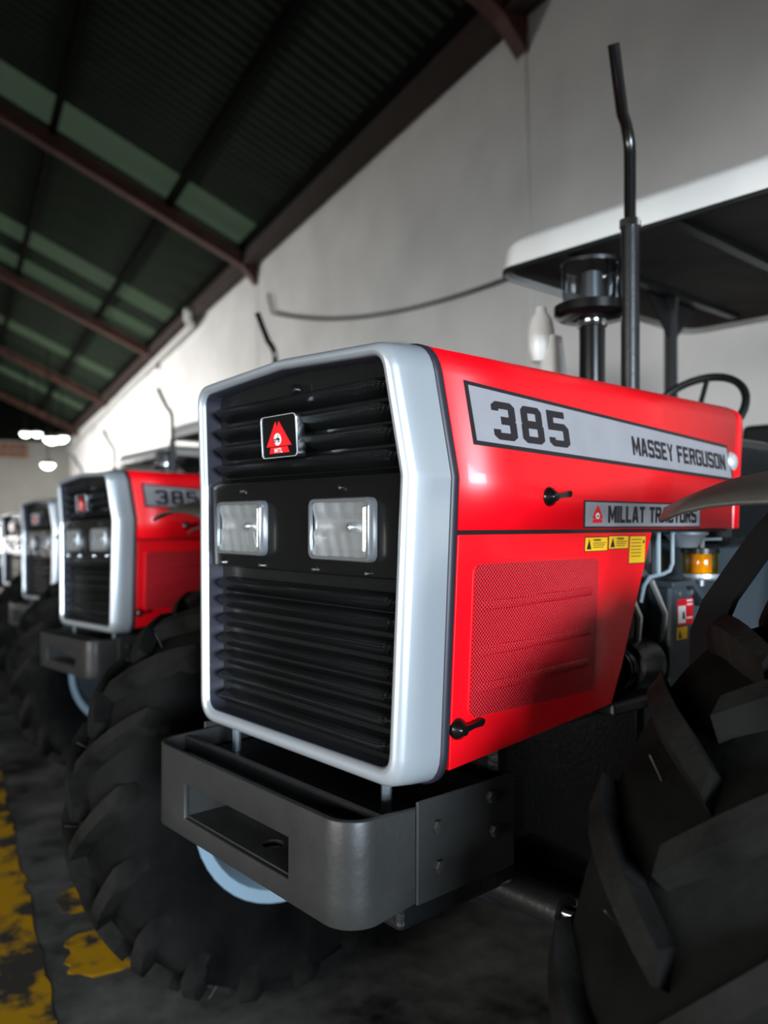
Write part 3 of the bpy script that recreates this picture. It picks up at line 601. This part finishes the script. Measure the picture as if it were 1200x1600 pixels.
# --- front fenders on arms
for s_ in (1, -1):
    vs = []; fs = []; A, Bn = 18, 8; L_ = []
    for i in range(A+1):
        a = math.radians(112-i*(112-46)/A); cy, cz, R = .53, .645, .90
        row = []
        for j in range(Bn+1):
            u = j/Bn*2-1; hwid = .185*min(1, .90+.5*(i/A)**.5)
            r_ = R-.014*u*u*u*u-.014*u*u; row.append((s_*(.875+u*hwid), cy+r_*math.cos(a)*1.0, cz+r_*math.sin(a)))
        L_.append(row)
    fd = MB().loft(L_, close=False).build('front_fender', 'fender_plastic', T, 60, solid=.007)
    MB().loft([[(s_*(x+q), y-dy, z) for q, dy in ((-.028, -.012), (.028, -.012), (.028, .012), (-.028, .012))] for x, y, z in ((.80, .55, 1.53), (.77, .54, 1.48), (.735, .52, 1.43), (.66, .50, 1.31), (.635, .50, 1.25), (.63, .50, .95))], cap0=True, cap1=True).build('fender_arm', 'arm_black', fd, 30)
    for y in (.45, .62, .80): MB().lathe([(0, .008), (.012, .006), (.014, 0)], (s_*.86, y, .645+math.sqrt(.81-(y-.53)**2)+.002), 'z', 10).build('fender_bolt', 'steel', fd)
    MB().box((s_*.83, .55, 1.525), (.20, .05, .012)).build('fender_stay', 'black_metal', fd, 0)
# --- exhaust and air intake stacks
ex = MB().tube([(.107, 1.10, 1.74), (.107, 1.10, 2.30)], .026, 18).build('exhaust_muffler', 'black_metal', T, 50)
pts = [(.107, 1.10, 2.28), (.107, 1.10, 2.50)]+[(.107+.02*(1-math.cos(a)), 1.10-.11*(1-math.cos(a)), 2.50+.11*math.sin(a)) for a in [k*pi/12 for k in range(1, 5)]]+[(.150, .95, 2.74)]
MB().tube(pts, [.017]*(len(pts)-1)+[.016], 16).build('exhaust_pipe', 'black_gloss', ex, 50)
MB().lathe([(.020, 0), (.030, .002), (.030, .022), (.018, .026)], (.107, 1.10, 2.29), 'z', 18).build('exhaust_clamp', 'chrome', ex, 40)
ai = MB().tube([(-.02, 1.10, 1.74), (-.02, 1.10, 2.055)], .038, 20).build('intake_stack', 'black_gloss', T, 50)
MB().lathe([(.036, -.008), (.043, -.006), (.043, .012), (.036, .014)], (-.02, 1.10, 2.035), 'z', 24).build('intake_clamp', 'chrome', ai, 40)
MB().lathe([(.038, 0), (.10, .005), (.112, .015), (.112, .040), (.09, .048), (.038, .048)], (-.02, 1.10, 2.05), 'z', 28, True).build('precleaner_base', 'black_gloss', ai, 40)
MB().lathe([(.085, 0), (.090, .10), (.086, .112), (.001, .118)], (-.02, 1.10, 2.098), 'z', 28).build('precleaner_bowl', 'bowl', ai, 40)
MB().lathe([(0, 0), (.035, 0), (.03, .09), (0, .10)], (-.02, 1.10, 2.10), 'z', 18).build('precleaner_core', 'steel', ai, 40)
MB().lathe([(0, .02), (.05, .016), (.092, .004), (.092, -.006), (0, -.006)], (-.02, 1.10, 2.214), 'z', 28).build('precleaner_lid', 'black_metal', ai, 40)
# white capsule on a grey stand, made up for a bright reflection on chrome
wl = MB().lathe([(0, .19), (.018, .188), (.02, .17), (.036, .15), (.044, .11), (.042, .05), (.03, .01), (0, 0)], (-.285, 1.2, 1.97), 'z', 20).build('glint_capsule', 'canopy_white', T, 50)
MB().loft([[(-.25+x*k, 1.22+y*k, z) for x, y in rrect(.07, .09, .02)] for k, z in ((1, 1.74), (.95, 1.95), (.6, 2.06))], cap1=True).build('capsule_stand', 'pvc', wl, 50)
# --- driver's place
sw = MB().lathe([(.178+.014*math.cos(k*pi/4), .014*math.sin(k*pi/4)) for k in range(8)], (0, 0, 0), 'z', 36, True).build('steering_wheel', 'seat_vinyl', T, 60, loc=(-.02, 1.70, 1.825))
sw.rotation_euler = (math.radians(52), 0, 0)
for k in range(3):
    a = 2*pi*k/3+pi/2; MB().tube([(0, 0, -.03), (.17*math.cos(a), .17*math.sin(a), 0)], .009, 8).build('wheel_spoke', 'seat_vinyl', sw)
MB().tube([(0, 0, .0), (0, 0, -.35)], .022, 10).build('steering_column', 'seat_vinyl', sw)
se = MB().prism([(2.05, 1.22), (2.50, 1.18), (2.62, 1.86), (2.54, 1.88), (2.42, 1.32), (2.05, 1.34)], lambda a, b_, d: (d, a, b_), -.24, .24).build('driver_seat', 'seat_vinyl', T, 0, .03)
MB().b2((-.12, 2.1, .95), (.12, 2.45, 1.22)).build('seat_base', 'engine_black', se, 0, .01)
MB().tube([(.30, 1.95, 1.35), (.30, 1.97, 1.60), (.30, 2.0, 1.63), (.30, 2.2, 1.63), (.30, 2.22, 1.58), (.30, 2.22, 1.35)], .012, 8).build('grab_rail', 'mf_grey', T)
for s_ in (1, -1):
    L_ = []
    for i in range(13):
        a = math.radians(165-i*12); L_.append([(s_*x, 2.60+.96*math.cos(a), .88+.96*math.sin(a)-dz) for x, dz in ((.55, 0), (1.05, 0), (1.14, .03))])
    rf = MB().loft(L_, close=False).build('rear_fender', 'engine_black', T, 50, solid=.008)
    MB().prism([(2.60+.95*math.cos(math.radians(165-i*12)), .88+.95*math.sin(math.radians(165-i*12))) for i in range(13)], lambda a, b_, d: (d, a, b_), s_*.54, s_*.55).build('fender_cheek', 'engine_black', rf, 0)
# --- canopy on posts
cn = MB()
def cring(k, z): return [(x, 2.24+y, z) for x, y in rrect(1.46*k, 1.50*k+.02, .10*k)]
cn = MB().loft([cring(.97, 2.440), cring(1.0, 2.425), cring(1.005, 2.45), cring(.995, 2.52), cring(.96, 2.555), cring(.6, 2.585), cring(.1, 2.59)], cap1=True).build('canopy', 'canopy_white', T, 50)
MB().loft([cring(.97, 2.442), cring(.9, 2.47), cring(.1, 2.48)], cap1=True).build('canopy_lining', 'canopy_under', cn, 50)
MB().loft([cring(1.003, 2.421), cring(1.008, 2.424), cring(1.008, 2.44), cring(.985, 2.444), cring(.98, 2.430)]).build('canopy_trim', 'black_metal', cn, 50)
for x in (-.45, 0, .45): MB().b2((x-.02, 1.54, 2.445), (x+.02, 2.94, 2.47)).build('canopy_rib', 'black_metal', cn, 0)
for s_ in (1, -1):
    MB().tube([(s_*.50, 2.42, 1.0), (s_*.50, 2.42, 2.38), (s_*.46, 2.36, 2.46)], .030, 12).build('canopy_post', 'black_metal', cn, 50)
    MB().prism([(2.42, 2.25), (2.20, 2.46), (2.64, 2.46)], lambda a, b_, d: (d, a, b_), s_*.49, s_*.50).build('post_gusset', 'black_metal', cn, 0)
# ------------------------------------------------------------------ the row: copies of the whole tractor
bpy.context.view_layer.update()
KIDS = {}
for o in list(bpy.data.objects):
    if o.parent: KIDS.setdefault(o.parent.name, []).append(o)
ROW = [((-2.73, .636), 'second tractor from the front, its bonnet number half hidden behind the nearest grille frame'),
       ((-5.18, 1.20), 'third tractor in the row, its grille peeping out left of the second one'),
       ((-7.90, 1.83), 'fourth tractor in the row, cut off by the left edge of the picture'),
       ((-10.6, 2.47), 'fifth and farthest tractor, only its bent exhaust tip rising behind the others')]
for (x, y), lab in ROW:
    c_ = copy_tree(T); c_.location = (x, y, 0); c_['label'] = lab
# the nearest tractor stands a little lower on its left side
PH = math.radians(1.742)
T.location = (-1.4*math.sin(PH), 0, 1.4-1.4*math.cos(PH)); T.rotation_euler = (0, PH, 0)
for s_ in (1, -1):
    for o in FW[s_]: o.location.z += s_*.845*math.sin(PH)
